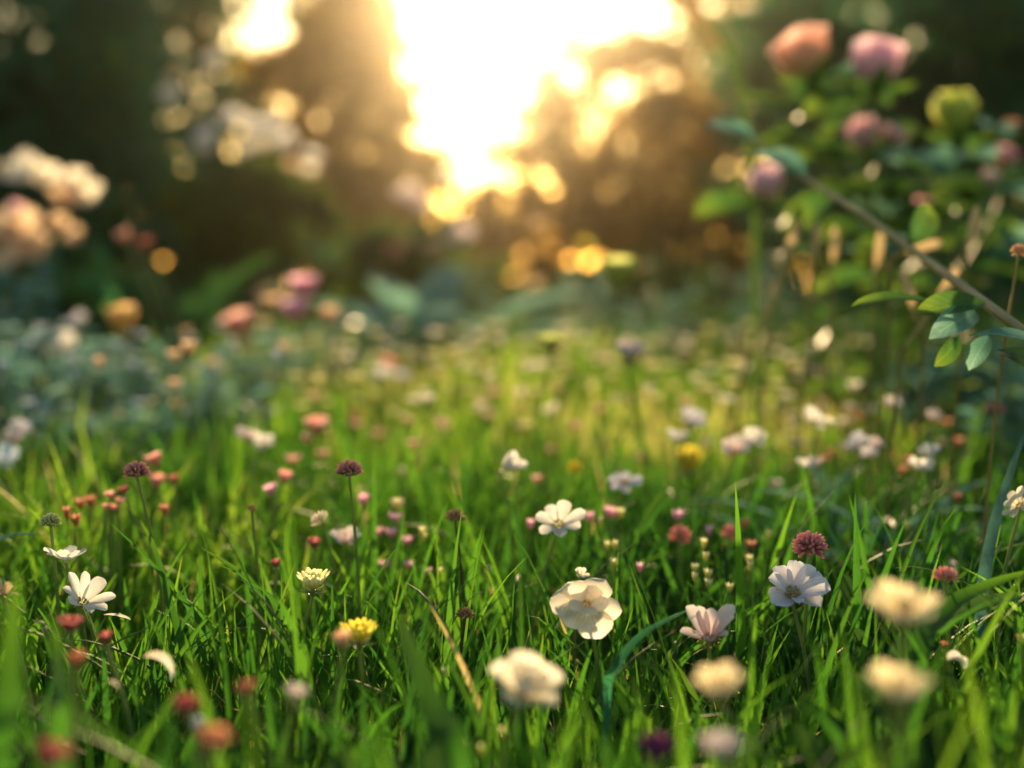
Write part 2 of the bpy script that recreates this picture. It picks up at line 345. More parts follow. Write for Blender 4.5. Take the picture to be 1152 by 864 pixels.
# ------------------------------------------------------------------ meadow grass
CLEAR = []                          # (px, py, d, radius px): flowers in sight that no blade crosses
def grass(name, n, y0, y1, margin, Lr, Wr, vr, straw, seed, seg=6, cross=3, hgt=1., bend=.25):
    r = np.random.default_rng(seed)
    y = np.sqrt(r.uniform(y0 ** 2, y1 ** 2, n * 2)) if y0 > 1 else r.uniform(y0, y1, n * 2)
    x = r.uniform(-1, 1, n * 2) * (.36 * y1 + margin)
    ok = np.abs(x) < .36 * y + margin; x, y = x[ok][:n], y[ok][:n]; n = len(x)
    tuft = .5 + .5 * np.sin(x * 19 + 1.3 * np.sin(y * 14)) * np.sin(y * 17 + 2 * np.sin(x * 9))
    L = r.uniform(*Lr, n) * (.72 + .5 * tuft) * hgt
    w = r.uniform(*Wr, n)
    az = r.uniform(0, 2 * np.pi, n) + .8 * np.sin(x * 7 + y * 5)
    th0 = np.abs(r.normal(0, .24, n)); cv = np.abs(r.normal(bend, .5, n)) + .05
    face = az + np.pi / 2 + r.normal(0, .7, n)
    t = np.linspace(0, 1, seg)
    th = th0[:, None] + cv[:, None] * t[None] ** 1.6
    ds = L[:, None] / (seg - 1)
    hx = np.concatenate([np.zeros((n, 1)), np.cumsum(np.sin((th[:, 1:] + th[:, :-1]) / 2) * ds, 1)], 1)
    hz_ = np.concatenate([np.zeros((n, 1)), np.cumsum(np.cos((th[:, 1:] + th[:, :-1]) / 2) * ds, 1)], 1)
    P = np.stack([x[:, None] + hx * np.cos(az)[:, None], y[:, None] + hx * np.sin(az)[:, None], hz_ - .004], -1)
    keep = P[:, :, 2].max(1) < (.15 if y1 < 1.5 else .2)
    px, py, d = project(P)
    for (fx, fy, fd, fr) in CLEAR:
        hit = (np.hypot(px - fx, (py - fy)) < fr) & (d < fd + .012) & (d > .1)
        keep &= ~hit.any(1)
    for (fx, fy, fd, fr) in CLEAR:                       # nor stands close in its sunlight
        if fd > 1.15 or fr < 6: continue
        c = np.array(at(fx, fy, fd)); q = P - c; s_ = q @ np.array(to_sun); off = np.linalg.norm(q - s_[..., None] * np.array(to_sun), axis=2)
        keep &= ~((off < fr * fd / FPX * 1.1) & (s_ > -.003) & (s_ < .45)).any(1)
    P, w, L, face, az = P[keep], w[keep], L[keep], face[keep], az[keep]; n = len(P)
    prof = np.minimum(1, (.45 + 1.6 * t)) * (1 - t ** 2.2) ** .8; prof[-1] = .02
    sd = np.stack([np.cos(face), np.sin(face), np.zeros(n)], -1)
    T = np.gradient(P, axis=1); T /= np.linalg.norm(T, axis=2)[..., None]
    nrm = np.cross(sd[:, None], T)
    hw = (w / 2)[:, None, None] * prof[None, :, None]
    if cross == 3:
        V = np.stack([P - sd[:, None] * hw + nrm * hw * .35, P, P + sd[:, None] * hw + nrm * hw * .35], 2)
    else:
        V = np.stack([P - sd[:, None] * hw, P + sd[:, None] * hw], 2)
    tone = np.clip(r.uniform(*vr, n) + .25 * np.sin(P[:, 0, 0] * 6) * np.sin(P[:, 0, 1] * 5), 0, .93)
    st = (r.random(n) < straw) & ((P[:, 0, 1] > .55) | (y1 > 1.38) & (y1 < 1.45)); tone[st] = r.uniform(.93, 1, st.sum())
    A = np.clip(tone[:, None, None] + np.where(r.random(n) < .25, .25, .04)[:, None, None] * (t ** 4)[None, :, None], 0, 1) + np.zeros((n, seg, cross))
    fb = grid_faces(seg, cross); F = (np.arange(n)[:, None, None] * (seg * cross) + fb[None]).reshape(-1, 4)
    return V.reshape(-1, 3), F, A.ravel()
def build_grass():
    b = Bag()
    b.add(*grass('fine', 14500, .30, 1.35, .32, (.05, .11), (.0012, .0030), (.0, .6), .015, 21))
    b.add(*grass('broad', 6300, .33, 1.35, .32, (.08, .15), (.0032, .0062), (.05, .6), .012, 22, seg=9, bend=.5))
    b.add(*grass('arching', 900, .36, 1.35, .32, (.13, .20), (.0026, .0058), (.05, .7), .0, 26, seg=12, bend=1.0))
    b.add(*grass('fine_far', 21000, 1.3, 2.7, .5, (.06, .115), (.002, .0042), (.66, .93), .06, 23, cross=2))  # far blades lighter and yellower: sunlit glow put into their tone
    b.add(*grass('broad_far', 5000, 1.3, 2.7, .5, (.09, .15), (.004, .0075), (.6, .93), .03, 24, cross=2))  # broad far blades carry the painted sunlit tone too
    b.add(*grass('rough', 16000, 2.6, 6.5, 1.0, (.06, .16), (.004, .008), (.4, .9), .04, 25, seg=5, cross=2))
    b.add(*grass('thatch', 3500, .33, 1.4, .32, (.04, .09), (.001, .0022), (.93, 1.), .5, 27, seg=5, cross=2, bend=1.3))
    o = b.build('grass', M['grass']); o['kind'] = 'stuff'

# ------------------------------------------------------------------ flower builders
TOCAM = np.array([0, -1, 0.])
def stem_to(t, base, P, r=.0010, mat='stem', lean=None, n=10, attach=None):
    b = Bag(); e = np.array(P) - np.array(base)
    if attach is None: attach = e * [.75, .75, .6]
    tube(b, bez([[0, 0, -.004], np.asarray(attach) * [.6, .6, .8] + e * [0, 0, .15], e], n), r * 1.15, r * .85, 6)
    return b.build('stem', M[mat], t)
def plant_base(P, d, dx=None, seed=0):
    r = np.random.default_rng(seed); k = P[2] * .22
    ox, oy = r.uniform(-k, k), r.uniform(-.2 * k, k)
    if dx is not None: ox = dx
    return np.array([P[0] + ox, P[1] + oy, 0.])
def open_flower(name, label, px, py, d, wpx, nrm, n, mat, seed, p=(28, 5), ratio=.62, cup=.25, a=.8, b_=.35, ruf=.05, centre='centre', group=None, dx=None, cr=.12, skip=(), stem='stem', r=.0010, clear=1.0, parts=True, into=None):
    """open flower with separate petals, a centre and a stem"""
    P = np.array(at(px, py, d)); D = wpx / FPX * d; rr = np.random.default_rng(seed)
    base = plant_base(P, d, dx, seed)
    if into: base = np.array(into.location); t = into
    else: t = thing(name, label, 'flower', base, group)
    F = frame(nrm); L = D * .54; one = Bag()
    for k in range(n):
        if k in skip: continue
        an = (k + rr.uniform(-.16, .16)) / n * 2 * math.pi + seed
        l = L * rr.uniform(.80, 1.10)
        V, Fc, A = petal(l, l * ratio * rr.uniform(.82, 1.14), p[0] + rr.uniform(-12, 12), p[1] + rr.uniform(-18, 16), a, b_, cup, ruf, 13, 11, seed=seed * 31 + k)
        sb = across(V, 11)
        V[:, 2] += .0003 * (k % 2) + .00002 * k
        V[:, 0] += L * .05
        V = (V @ rotz(an).T) @ F.T + (P - base)
        if parts: Bag().add(V, Fc, A, sb).build('petal', M[mat], t)
        else: one.add(V, Fc, A, sb)
    if not parts: one.build('petals', M[mat], t)
    if centre:
        c = Bag(); q = fib(26, .05); C = q * D * cr * [1, 1, .55]
        ellipsoids(c, C @ F.T + (P - base), (q @ F.T), D * cr * .45, D * cr * .2, 5)
        c.build('flower_centre', M[centre], t)
    if not into: stem_to(t, base, P - F[:, 2] * D * .02, r, stem)
    if clear: CLEAR.append((px, py, d, wpx * .5 * clear))
    return t
def clover_head(name, label, px, py, d, wpx, mat, seed, up=(0, -.15, 1), n=52, zmin=-.25, squash=.8, fl=.42, fw=.062, calyx='stem', group=None, dx=None, stem='stem', r=.0009, clear=1.0, cat='flower', leaf=False):
    P = np.array(at(px, py, d)); D = wpx / FPX * d; rr = np.random.default_rng(seed)
    base = plant_base(P, d, dx, seed); t = thing(name, label, cat, base, group)
    F = frame(up); q = fib(n, zmin); q = q + rr.normal(0, .08, q.shape); q /= np.linalg.norm(q, axis=1)[:, None]
    dirs = q * [1, 1, 1] + [0, 0, .35]
    C = q * D * .16 * [1, 1, squash]
    b = Bag()
    ellipsoids(b, C @ F.T + P - base, dirs @ F.T, D * fl, D * fw, 5)
    b.build('flower_head', M[mat], t)
    c = Bag()
    for k in range(6):
        V, Fc, A = petal(D * .42, D * .16, -5, 45, .6, .6, .3, 0, 6, 3, k)
        c.add((V @ rotz(k * 1.05 + seed).T + [0, 0, -D * .12]) @ F.T + P - base, Fc, A)
    c.build('sepals', M[calyx], t)
    stem_to(t, base, P - F[:, 2] * D * .08, r, stem)
    if clear: CLEAR.append((px, py, d, wpx * .55 * clear))
    return t
def blossom_bags(D, seed, n=(5, 6, 7), closed=0., ratio=.95, sep=1.):
    """a full cupped blossom (rose, peony): layers of petals, looking up +Z, and its sepals"""
    b = Bag(); s = Bag(); rr = np.random.default_rng(seed)
    for ring, m in enumerate(n):
        f = ring / max(1, len(n) - 1)
        for k in range(m):
            l = D * (.36 + .24 * f) * rr.uniform(.9, 1.08)
            V, Fc, A = petal(l, l * ratio, 62 - 34 * f * (1 - closed), 105 - 60 * f * (1 - closed), .6, .22, .5, .13, 8, 7, seed + k + ring * 9)
            V[:, 0] += D * (.01 + .03 * f); V[:, 2] += -D * .05 * f
            b.add(V @ rotz((k + .5 * (ring % 2) + rr.uniform(-.1, .1)) / m * 2 * math.pi).T, Fc, A)
    for k in range(5):
        V, Fc, A = petal(D * .34 * sep, D * .14 * sep, -25, 40, .4, .7, .3, 0, 6, 4, k)
        s.add(V @ rotz(k * 1.257).T - [0, 0, D * .08], Fc, A)
    q = fib(24, -1) ; ellipsoids(s, q * D * .04 * [1, 1, 1.3] - [0, 0, D * .13], q, D * .05, D * .035, 5)
    return b, s
def shift(bag, F, o): bag.V = [v @ F.T + o for v in bag.V]; return bag
def full_flower(name, label, px, py, d, wpx, mat, seed, up=(0, -.1, 1), n=(5, 6, 7), closed=0., group=None, dx=None, clear=.9, stem='stem', ratio=.95, sep=1.):
    P = np.array(at(px, py, d)); D = wpx / FPX * d
    base = plant_base(P, d, dx, seed); t = thing(name, label, 'flower', base, group)
    b, s = blossom_bags(D, seed, n, closed, ratio, sep); F = frame(up)
    shift(b, F, P - base - F[:, 2] * D * .15).build('petals', M[mat], t); shift(s, F, P - base - F[:, 2] * D * .15).build('sepals', M['stem'], t)
    stem_to(t, base, P - F[:, 2] * D * .3, .0011, stem)
    if clear: CLEAR.append((px, py, d, wpx * .5 * clear))
    return t

# ---------------------------------------------------------------- white open flowers in and near focus
open_flower('white_flower', 'small pure white flower standing upright above the middle of the grass, seven petals', 628, 592, .76, 58, (.02, -.66, .75), 7, 'white', 3, p=(40, 12), ratio=.54, ruf=.03, b_=.28)
cream = open_flower('cream_flower', 'big cream flower with rounded puffy petals just below the small white upright flower', 658, 678, .64, 82, (.02, -.62, .78), 6, 'cream', 5, p=(26, -38), ratio=.95, cup=-.22, a=.5, b_=.3, ruf=.03, centre=None)
open_flower('cream_flower', '', 659, 681, .637, 56, (.06, -.55, .84), 5, 'cream', 6, p=(52, -20), ratio=.9, cup=-.22, a=.5, b_=.3, ruf=.03, centre='centre', cr=.10, into=cream)
open_flower('pinkish_white_flower', 'pinkish white flower with narrow upright petals opening like a cup, beside a blue green blade', 798, 722, .64, 84, (-.10, -.50, .86), 9, 'pinkwhite', 7, p=(60, 42), ratio=.40, cup=.3, centre='centre_green', ruf=.02)
open_flower('lilac_white_flower', 'white flower with lilac sheen and a dark centre, below the crimson clover head', 890, 670, .66, 78, (.22, -.58, .78), 8, 'lilac', 9, p=(38, 14), ratio=.60, cup=.4, centre='centre_green', cr=.14, ruf=.08)
full_flower('blurred_pale_flower', 'soft blurred pale cream flower with loose petals low in the foreground middle', 592, 770, .48, 76, 'cream', 11, up=(.25, -.45, .85), n=(4, 5, 5), closed=-.25, ratio=.8)
open_flower('white_flower', 'white flower turned sideways with long separate petals, above a dull red bud on the left', 91, 680, .67, 68, (.5, -.45, .74), 8, 'white', 13, p=(52, 20), ratio=.40, cup=.3, centre='centre_green')
open_flower('white_flower', 'flat white flower seen edge on, under the round green flower head on the left', 74, 632, .70, 50, (-.12, .16, .98), 8, 'white', 15, p=(42, 20), ratio=.62, cup=-.2, b_=.2, centre=None)
full_flower('yellow_cream_flower', 'flat yellow cream flower, blurred, upper of the two pale blurred flowers at lower right', 1017, 684, .43, 82, 'butter', 17, up=(0, -.22, 1), n=(4, 6), closed=-.05, ratio=.62, dx=.004)
full_flower('yellow_cream_flower', 'pale cream flower with a yellow green underside, blurred, lower of the two at lower right', 1009, 772, .395, 68, 'butter', 19, up=(.1, -.2, 1), n=(4, 6), closed=0, ratio=.62, dx=.003)
full_flower('peach_flower', 'blurred peach flower beneath the pinkish white cup flower', 809, 770, .42, 58, 'butter', 21, up=(-.15, -.2, 1), n=(4, 6), closed=0, ratio=.62)
full_flower('peach_flower', 'blurred pinkish cream flower at the bottom edge, under the other blurred peach flower', 812, 842, .40, 50, 'pinkwhite', 23, up=(0, -.1, 1), n=(4, 5, 6), closed=0, ratio=.75)
open_flower('yellow_white_flower', 'pale yellow white flower cut by the right edge of the picture', 1148, 570, .72, 40, (-.7, -.3, .6), 7, 'cream', 25, p=(40, 15), ratio=.5)
open_flower('white_flower', 'leaning white flower seen from the side in the bright middle grass', 565, 528, .86, 50, (.75, -.35, .55), 7, 'white', 27, p=(66, 58), ratio=.55, centre=None)
open_flower('pale_lilac_flower', 'pale lilac open ring shaped flower left of the blurred yellow flower', 703, 544, .93, 36, (.05, -.45, .88), 7, 'lilac', 29, p=(18, 4), ratio=.6)
open_flower('peach_flower', 'peach petalled flower at the left edge of the picture', 2, 668, .62, 36, (.4, -.2, .85), 7, 'peach', 31, p=(40, 20), ratio=.5)
for px, py, d, w, mat, lab in [
    (761, 497, 1.28, 26, 'white', 'blurred white flower just left of the yellow flower, lower of a close pair'),
    (775, 476, 1.34, 28, 'lilac', 'blurred lilac white flower above the yellow flower, upper of a close pair'),
    (828, 510, 1.16, 30, 'pinkwhite', 'blurred pinkish white flower, left half of a touching pair right of the yellow flower'),
    (845, 500, 1.18, 30, 'white', 'blurred white flower, right half of a touching pair right of the yellow flower'),
    (914, 476, 1.24, 28, 'white', 'white flower slanting beside a tiny cream one, right grass'),
    (932, 477, 1.25, 15, 'cream', 'tiny blurred cream flower right beside a larger slanting white flower'),
    (905, 526, 1.12, 18, 'white', 'small white flower, left one of a touching pair with an orange bud above'),
    (917, 524, 1.13, 17, 'pinkwhite', 'small pinkish white flower, right one of a touching pair with an orange bud above'),
    (1030, 528, 1.03, 22, 'white', 'white flower at the lower left of the bright white group on the right'),
    (1044, 514, 1.04, 26, 'white', 'white flower with broad petals, topmost of the bright white group on the right'),
    (1041, 527, 1.02, 20, 'white', 'white flower at the lower right of the bright white group on the right'),
    (1002, 457, 1.40, 22, 'white', 'lone white blurred flower in front of the dark leaves, highest in the right grass'),
    (966, 501, 1.18, 22, 'lilac', 'pale lilac flower, left one of three blurred blooms above the blue green leaves'),
    (985, 502, 1.19, 17, 'pinkwhite', 'pale pink flower, upper right one of three blurred blooms above the blue green leaves'),
    (980, 513, 1.18, 20, 'lilac', 'pale lilac flower, lowest of three blurred blooms above the blue green leaves'),
    (1048, 472, 1.32, 18, 'pinkwhite', 'small pink white flower near the dark red clover head on the right'),
    (620, 465, 1.45, 18, 'cream', 'tiny bright cream flower standing alone in the sunlit middle grass'),
    (427, 425, 1.75, 26, 'white', 'blurred white flower left of a lilac one in the far middle grass'),
    (450, 427, 1.78, 20, 'lilac', 'blurred lilac flower right of a white one in the far middle grass'),
    (297, 502, 1.30, 24, 'white', 'bright white flower beside a small mauve one, left grass'),
    (278, 495, 1.32, 26, 'pinkwhite', 'small mauve pink flower left of a bright white one, left grass'),
    (68, 393, 1.75, 34, 'white', 'white blurred flower with a warm edge above the blue green leaves on the left'),
    (38, 387, 1.8, 26, 'paleblue', 'pale blue blurred flower left of a white one above the blue green leaves'),
    (90, 366, 1.85, 26, 'lilac', 'faint lilac blurred flower above the blue green leaves, beside the orange ball flower'),
    (6, 522, 1.25, 34, 'paleblue', 'pale blue blurred flower at the left edge beside the grass'),
    (20, 486, 1.4, 26, 'lilac', 'pale lilac blurred flower among blue green leaves near the left edge'),
    (16, 497, 1.38, 22, 'pinkwhite', 'pinkish white blurred flower below a lilac one near the left edge'),
    (653, 648, .74, 16, 'cream', 'tiny cream flower between the small white flower and the big cream flower'),
    (388, 612, .92, 30, 'pinkwhite', 'faint pinkish white flower behind the yellow white clover head'),
]:
    d = .68 + (d - .68) * .6 if d < 1.45 else d
    open_flower('small_flower', lab, px, py, d, w * 1.25, (rng.normal(0, .25), -.45 + rng.normal(0, .15), .85), 6, mat, int(px), p=(50, 20), ratio=.66, ruf=.04, parts=w > 21)

# ---------------------------------------------------------------- clovers and seed heads in focus
clover_head('clover_flower', 'burgundy clover head on a long curved stem near the left, in focus', 154, 533, .72, 28, 'burgundy', 41, n=60, dx=.012)
clover_head('clover_flower', 'burgundy clover head on a thin upright stem left of the middle, with small side buds', 393, 532, .72, 29, 'burgundy', 42, n=60, dx=.006)
clover_head('clover_flower', 'crimson clover head directly above the lilac white flower', 911, 616, .69, 36, 'crimson', 43, n=70, zmin=-.7, dx=-.004)
full_flower('clover_flower', 'pale yellow clover head with green base, left of the middle in the near grass', 352, 655, .67, 44, 'paleyellow', 44, n=(9, 11, 14), closed=.25, ratio=.26, sep=1.3)
full_flower('clover_flower', 'brighter yellow clover head low in the near grass, below the pale yellow one', 404, 713, .60, 48, 'yellow', 45, n=(9, 12, 15), closed=.2, ratio=.24, sep=1.3)
clover_head('green_flower_head', 'round green flower head with pale top on a thin stem near the left edge', 57, 588, .70, 27, 'green_head', 46, n=64, zmin=-.3, fl=.3, fw=.06, dx=.006)
clover_head('seed_head', 'brown dry seed head on a bent stem left of the small white flower', 512, 584, .74, 23, 'brown', 47, n=34, dx=.008, stem='stem_red')
clover_head('seed_head', 'dark brown seed head deep between grass blades, left of the big cream flower', 523, 693, .68, 20, 'brown', 48, n=34, dx=-.006, stem='stem_red')
clover_head('seed_head', 'small brown bud on a straight stalk left of the pale yellow clover head', 283, 573, .74, 11, 'brown', 49, n=20, dx=.004)
clover_head('clover_flower', 'cream clover buds on a leaning stalk below the burgundy clover in the middle', 362, 587, .76, 24, 'cream', 50, n=24, up=(-.5, -.1, .9), zmin=.1)
clover_head('clover_flower', 'dark red clover head at far right, blurred, under the leafy branch', 1119, 463, 1.10, 22, 'burgundy', 51, n=44)
clover_head('seed_head', 'round tan seed head on a thin stalk at the right edge, above the leafy branch', 1146, 283, .76, 17, 'peach', 52, n=50, zmin=-.8, dx=-.01, stem='cane')
full_flower('green_flower_head', 'pale green flower head on a tall stalk rising under the golden glow tinted tree', 695, 313, 1.45, 66, 'yellowgreen', 53, n=(6, 8, 9), closed=.6)
full_flower('green_flower_head', 'small green flat flower head on a thin stalk at the far edge of the grass', 620, 387, 1.25, 36, 'yellowgreen', 54, n=(6, 8, 9), closed=.1)
full_flower('yellow_flower', 'bright yellow fluffy blurred flower in the grass right of the middle', 775, 522, 1.12, 46, 'yellow', 55, n=(6, 8), closed=.7)
full_flower('yellow_flower', 'orange yellow ball shaped blurred flower against the dark leaves on the left', 137, 364, 1.6, 56, 'amberyellow', 56, n=(5, 6), closed=.6)
clover_head('clover_flower', 'coral clover head among broad blades, right of the lilac white flower', 1063, 651, .62, 28, 'coral', 57, n=44, zmin=0., squash=.6)
clover_head('small_yellow_bud', 'little yellow orange bud in the sunlit grass above the small white flower', 647, 526, .98, 16, 'yellow', 58, n=30, zmin=-.8)
clover_head('clover_flower', 'cluster of coral clover florets behind and left of a brown one, right middle grass', 765, 603, .86, 24, 'coral', 59, n=26, zmin=-.8, fw=.1)
clover_head('clover_flower', 'rusty coral clover head right of the coral cluster, right middle grass', 822, 600, .86, 20, 'coral', 60, n=24, zmin=-.8, fw=.1)
# ---------------------------------------------------------------- full pink and red flowers
for px, py, d, w, mat, lab in [
    (271, 366, 1.75, 55, 'coral', 'coral pink full flower, leftmost of the blurred pink group against dark leaves'),
    (342, 326, 1.8, 52, 'pink', 'pink full flower, highest of the blurred pink group against dark leaves'),
    (332, 352, 1.75, 48, 'pink', 'pink full flower directly under the highest one of the blurred pink group'),
    (306, 344, 1.85, 33, 'peach', 'peach full flower in the middle of the blurred pink group'),
    (370, 358, 1.8, 33, 'peach', 'small peach full flower at the right end of the blurred pink group'),
    (708, 398, 1.32, 42, 'pinkwhite', 'pale pink full flower on a thin stalk at the far edge of the grass'),
    (437, 412, 1.85, 30, 'coral', 'coral full flower behind a white one in the far middle grass'),
    (357, 481, 1.35, 36, 'coral', 'coral red spreading flower left of the middle, at the edge of the sunlit grass'),
    (398, 470, 1.5, 22, 'orange', 'small orange full flower right of the coral red spreading flower'),
    (175, 519, 1.05, 28, 'coral', 'coral red egg shaped flower above the dark grass on the left, tallest of three'),
    (177, 543, 1.02, 26, 'coral', 'coral flower directly beneath the egg shaped coral red flower on the left'),
    (196, 541, 1.06, 20, 'red', 'dull red flower at the right of the coral group on the left'),
    (305, 553, .98, 24, 'pink', 'mauve pink full flower in the grass left of the middle'),
    (320, 538, 1.02, 22, 'coral', 'reddish flower just above the mauve pink flower left of the middle'),
    (409, 564, .95, 20, 'pink', 'narrow pink flower right of the middle burgundy clover head'),
    (119, 571, .90, 14, 'coral', 'small coral bud, lower left in a tight group of five'),
    (128, 573, .90, 15, 'coral', 'small coral bud, lowest in a tight group of five'),
    (124, 558, .91, 17, 'coral', 'small coral bud, upper left in a tight group of five'),
    (134, 565, .90, 15, 'coral', 'small coral bud, central in a tight group of five'),
    (139, 553, .91, 17, 'red', 'small red bud, upper right in a tight group of five'),
    (354, 613, .86, 22, 'red', 'dull crimson flower behind the pale yellow clover head'),
    (311, 635, .80, 16, 'red', 'small dull crimson flower left of the pale yellow clover head'),
    (80, 704, .55, 34, 'red', 'large dull red blurred bud under the sideways white flower on the left'),
    (87, 745, .47, 28, 'orange', 'orange red blurred bud low on the left, below the dull red one'),
    (119, 720, .58, 24, 'red', 'small red flower in the dark grass right of the dull red bud'),
    (211, 798, .44, 36, 'red', 'dark red blurred flower near the bottom left, above an orange one'),
    (240, 836, .40, 46, 'orange', 'orange blurred flower at the bottom left under the dark red one'),
    (58, 852, .38, 44, 'red', 'dark brownish red blurred flower in the bottom left corner'),
    (278, 779, .45, 30, 'red', 'faint reddish blurred flower right of the dark red one near the bottom left'),
    (332, 782, .46, 34, 'pinkwhite', 'pale pinkish blurred flower above the dark blue green leaves near the bottom'),
    (222, 817, .45, 24, 'paleblue', 'small bluish white blurred flower tucked between red and orange ones'),
    (738, 846, .44, 48, 'purple', 'dark purple flower drooping at the bottom right of the middle'),
    (385, 722, .52, 32, 'peach', 'flat tan blurred flower left beside the brighter yellow clover head'),
    (1149, 720, .60, 18, 'coral', 'coral flower cut by the right edge, low among grass'),
    (1062, 727, .62, 15, 'red', 'small red flower above the white fallen petal on the right'),
    (164, 277, 1.9, 26, 'red', 'small deep pink flower on the dark shrub side at left, right one of a pair'),
    (141, 267, 1.95, 24, 'coral', 'small coral flower on the dark shrub side at left, left one of a pair'),
]:
    d = .68 + (d - .68) * .65 if .7 < d < 1.45 else d
    full_flower('full_flower' if w > 18 else 'flower_bud', lab, px, py, d, w, mat, int(px * 3 + py), up=(rng.normal(0, .2), rng.normal(-.15, .1), 1), n=(5, 6) if w > 24 else (3, 5), closed=.45 if w < 34 or mat == 'pink' else .3)

# ---------------------------------------------------------------- little blooms of the meadow, copies
def proto_bud(mat, seed, kind):
    """one small bloom, 1 m tall units scaled later: head at (0,0,.08)"""
    t = thing(kind, 'x', 'flower', (0, -5, -5)); b = Bag()
    for k in range(7):                              # a little cup of petals
        V, F, A = petal(.0085, .0062, 62, 20, .6, .3, -.3, .05, 5, 4, seed * 9 + k)
        b.add(V @ rotz(k * .8976 + seed).T + [0, 0, .0765], F, A)
    b.build('flower_head', M[mat], t)
    s = Bag(); tube(s, bez([[0.004 * math.cos(seed), .004 * math.sin(seed), -.01], [.002, 0, .04], [0, 0, .08]], 7), .0008, .0006, 5); s.build('stem', M['stem'], t)
    return t
def scatter(proto, pts, label, group):
    first = True
    for (px, py, d, w) in pts:
        if .7 < d < 1.2: d = .68 + (d - .68) * .85
        P = at(px, py, d); sc = P[2] / .08; wd = w / FPX * d
        o = proto if first else dup(proto, (0, 0, 0), 0, 1); first = False
        o.location = (P[0], P[1], 0); k = wd / .0125; o.scale = (k, k, sc) ; o.rotation_euler = (0, 0, rng.uniform(0, 6))
        o['label'] = label; o['group'] = group; CLEAR.append((px, py, d, w * .5))
def spread(n, xr, yr, dr, wr, lift=0):
    out = []
    for _ in range(n):
        d = rng.uniform(*dr); y = rng.uniform(*yr); out.append((rng.uniform(*xr), y, d, rng.uniform(*wr)))
    return out
def field(n, xr, dr, zr, wr):
    """blooms standing at heights zr over the ground between depths dr"""
    out = []
    for _ in range(n):
        d = rng.uniform(*dr); z = rng.uniform(*zr); out.append((rng.uniform(*xr), 300 + (CAM_H - z) / d * FPX, d, rng.uniform(*wr) ))
    return out
scatter(proto_bud('pink', 1, 'pink_bud'), [(447, 566, .95, 14), (445, 581, .92, 17), (425, 597, .9, 12), (440, 598, .9, 15), (458, 607, .9, 14), (432, 634, .86, 14), (460, 634, .86, 13), (685, 574, .9, 14), (663, 580, .9, 12), (690, 576, .88, 10), (763, 578, .88, 15), (798, 595, .86, 9), (720, 637, .78, 9), (597, 588, .86, 9), (482, 642, .82, 9)],
        'tiny pink round bud in the middle grass', 'tiny pink buds in the middle grass')
scatter(proto_bud('paleyellow', 2, 'cream_bud'), [(x_, y_, d_, w_ * .8) for x_, y_, d_, w_ in [(447, 565, .9, 13), (698, 576, .88, 14), (495, 642, .82, 9), (475, 597, .86, 9), (477, 603, .86, 9), (674, 585, .86, 12), (782, 638, .78, 11), (782, 648, .77, 9), (797, 644, .77, 13), (797, 655, .76, 12), (792, 610, .8, 10), (794, 625, .79, 9), (690, 632, .78, 12), (683, 613, .8, 9), (692, 612, .8, 10), (821, 660, .75, 12), (843, 628, .8, 11), (844, 636, .79, 9), (865, 600, .84, 8), (1020, 590, .86, 8), (500, 755, .6, 8), (524, 838, .5, 9), (541, 843, .5, 8), (565, 823, .52, 9)]],
        'tiny cream seed bud between the grass blades', 'tiny cream buds between the grass blades')
scatter(proto_bud('orange', 3, 'orange_bud'), [(928, 516, 1.15, 14), (935, 508, 1.16, 11), (1023, 517, 1.06, 14), (1016, 528, 1.04, 12), (1065, 475, 1.2, 14), (1077, 496, 1.15, 15), (965, 468, 1.3, 14), (75, 575, .8, 10), (185, 572, .85, 13), (90, 565, .88, 14), (102, 562, .88, 13), (85, 583, .8, 13), (1078, 558, .95, 12), (845, 612, .84, 14), (838, 588, .9, 12)],
        'small orange bud on a thin stalk in the grass', 'small orange buds in the grass')
scatter(proto_bud('paleyellow', 4, 'pale_yellow_bud'), field(110, (330, 900), (1.35, 2.6), (.095, .155), (9, 19)),
        'blurred pale yellow bloom glowing in the far sunlit grass', 'blurred pale yellow blooms in the far sunlit grass')
scatter(proto_bud('peach', 5, 'peach_bud'), field(26, (350, 960), (1.3, 2.6), (.09, .14), (11, 22)),
        'blurred peach bloom glowing in the far sunlit grass', 'blurred peach blooms in the far sunlit grass')
scatter(proto_bud('cream', 12, 'cream_bloom'), field(70, (380, 980), (1.3, 2.6), (.095, .155), (9, 18)),
        'blurred cream bloom shining in the far sunlit grass', 'blurred cream blooms in the far sunlit grass')
scatter(proto_bud('paleblue', 6, 'pale_blue_bud'), field(50, (-20, 330), (1.3, 2.4), (.09, .17), (8, 18)),
        'blurred pale blue bloom among the blue green leaves on the left', 'pale blue blooms among the blue green leaves')
scatter(proto_bud('peach', 7, 'tan_bud'), field(12, (-20, 330), (1.2, 2.4), (.10, .2), (10, 20)),
        'blurred tan bloom in the shady left of the meadow', 'tan blooms in the shady left of the meadow')
scatter(proto_bud('coral', 8, 'coral_bud'), field(16, (280, 760), (1.0, 1.6), (.07, .12), (11, 20)),
        'blurred coral bloom low in the sunlit grass', 'coral blooms low in the sunlit grass')
scatter(proto_bud('pinkwhite', 9, 'pinkish_bud'), field(22, (780, 1120), (1.1, 1.9), (.07, .14), (9, 17)),
        'blurred pinkish bloom in the grass on the right', 'pinkish blooms in the grass on the right')

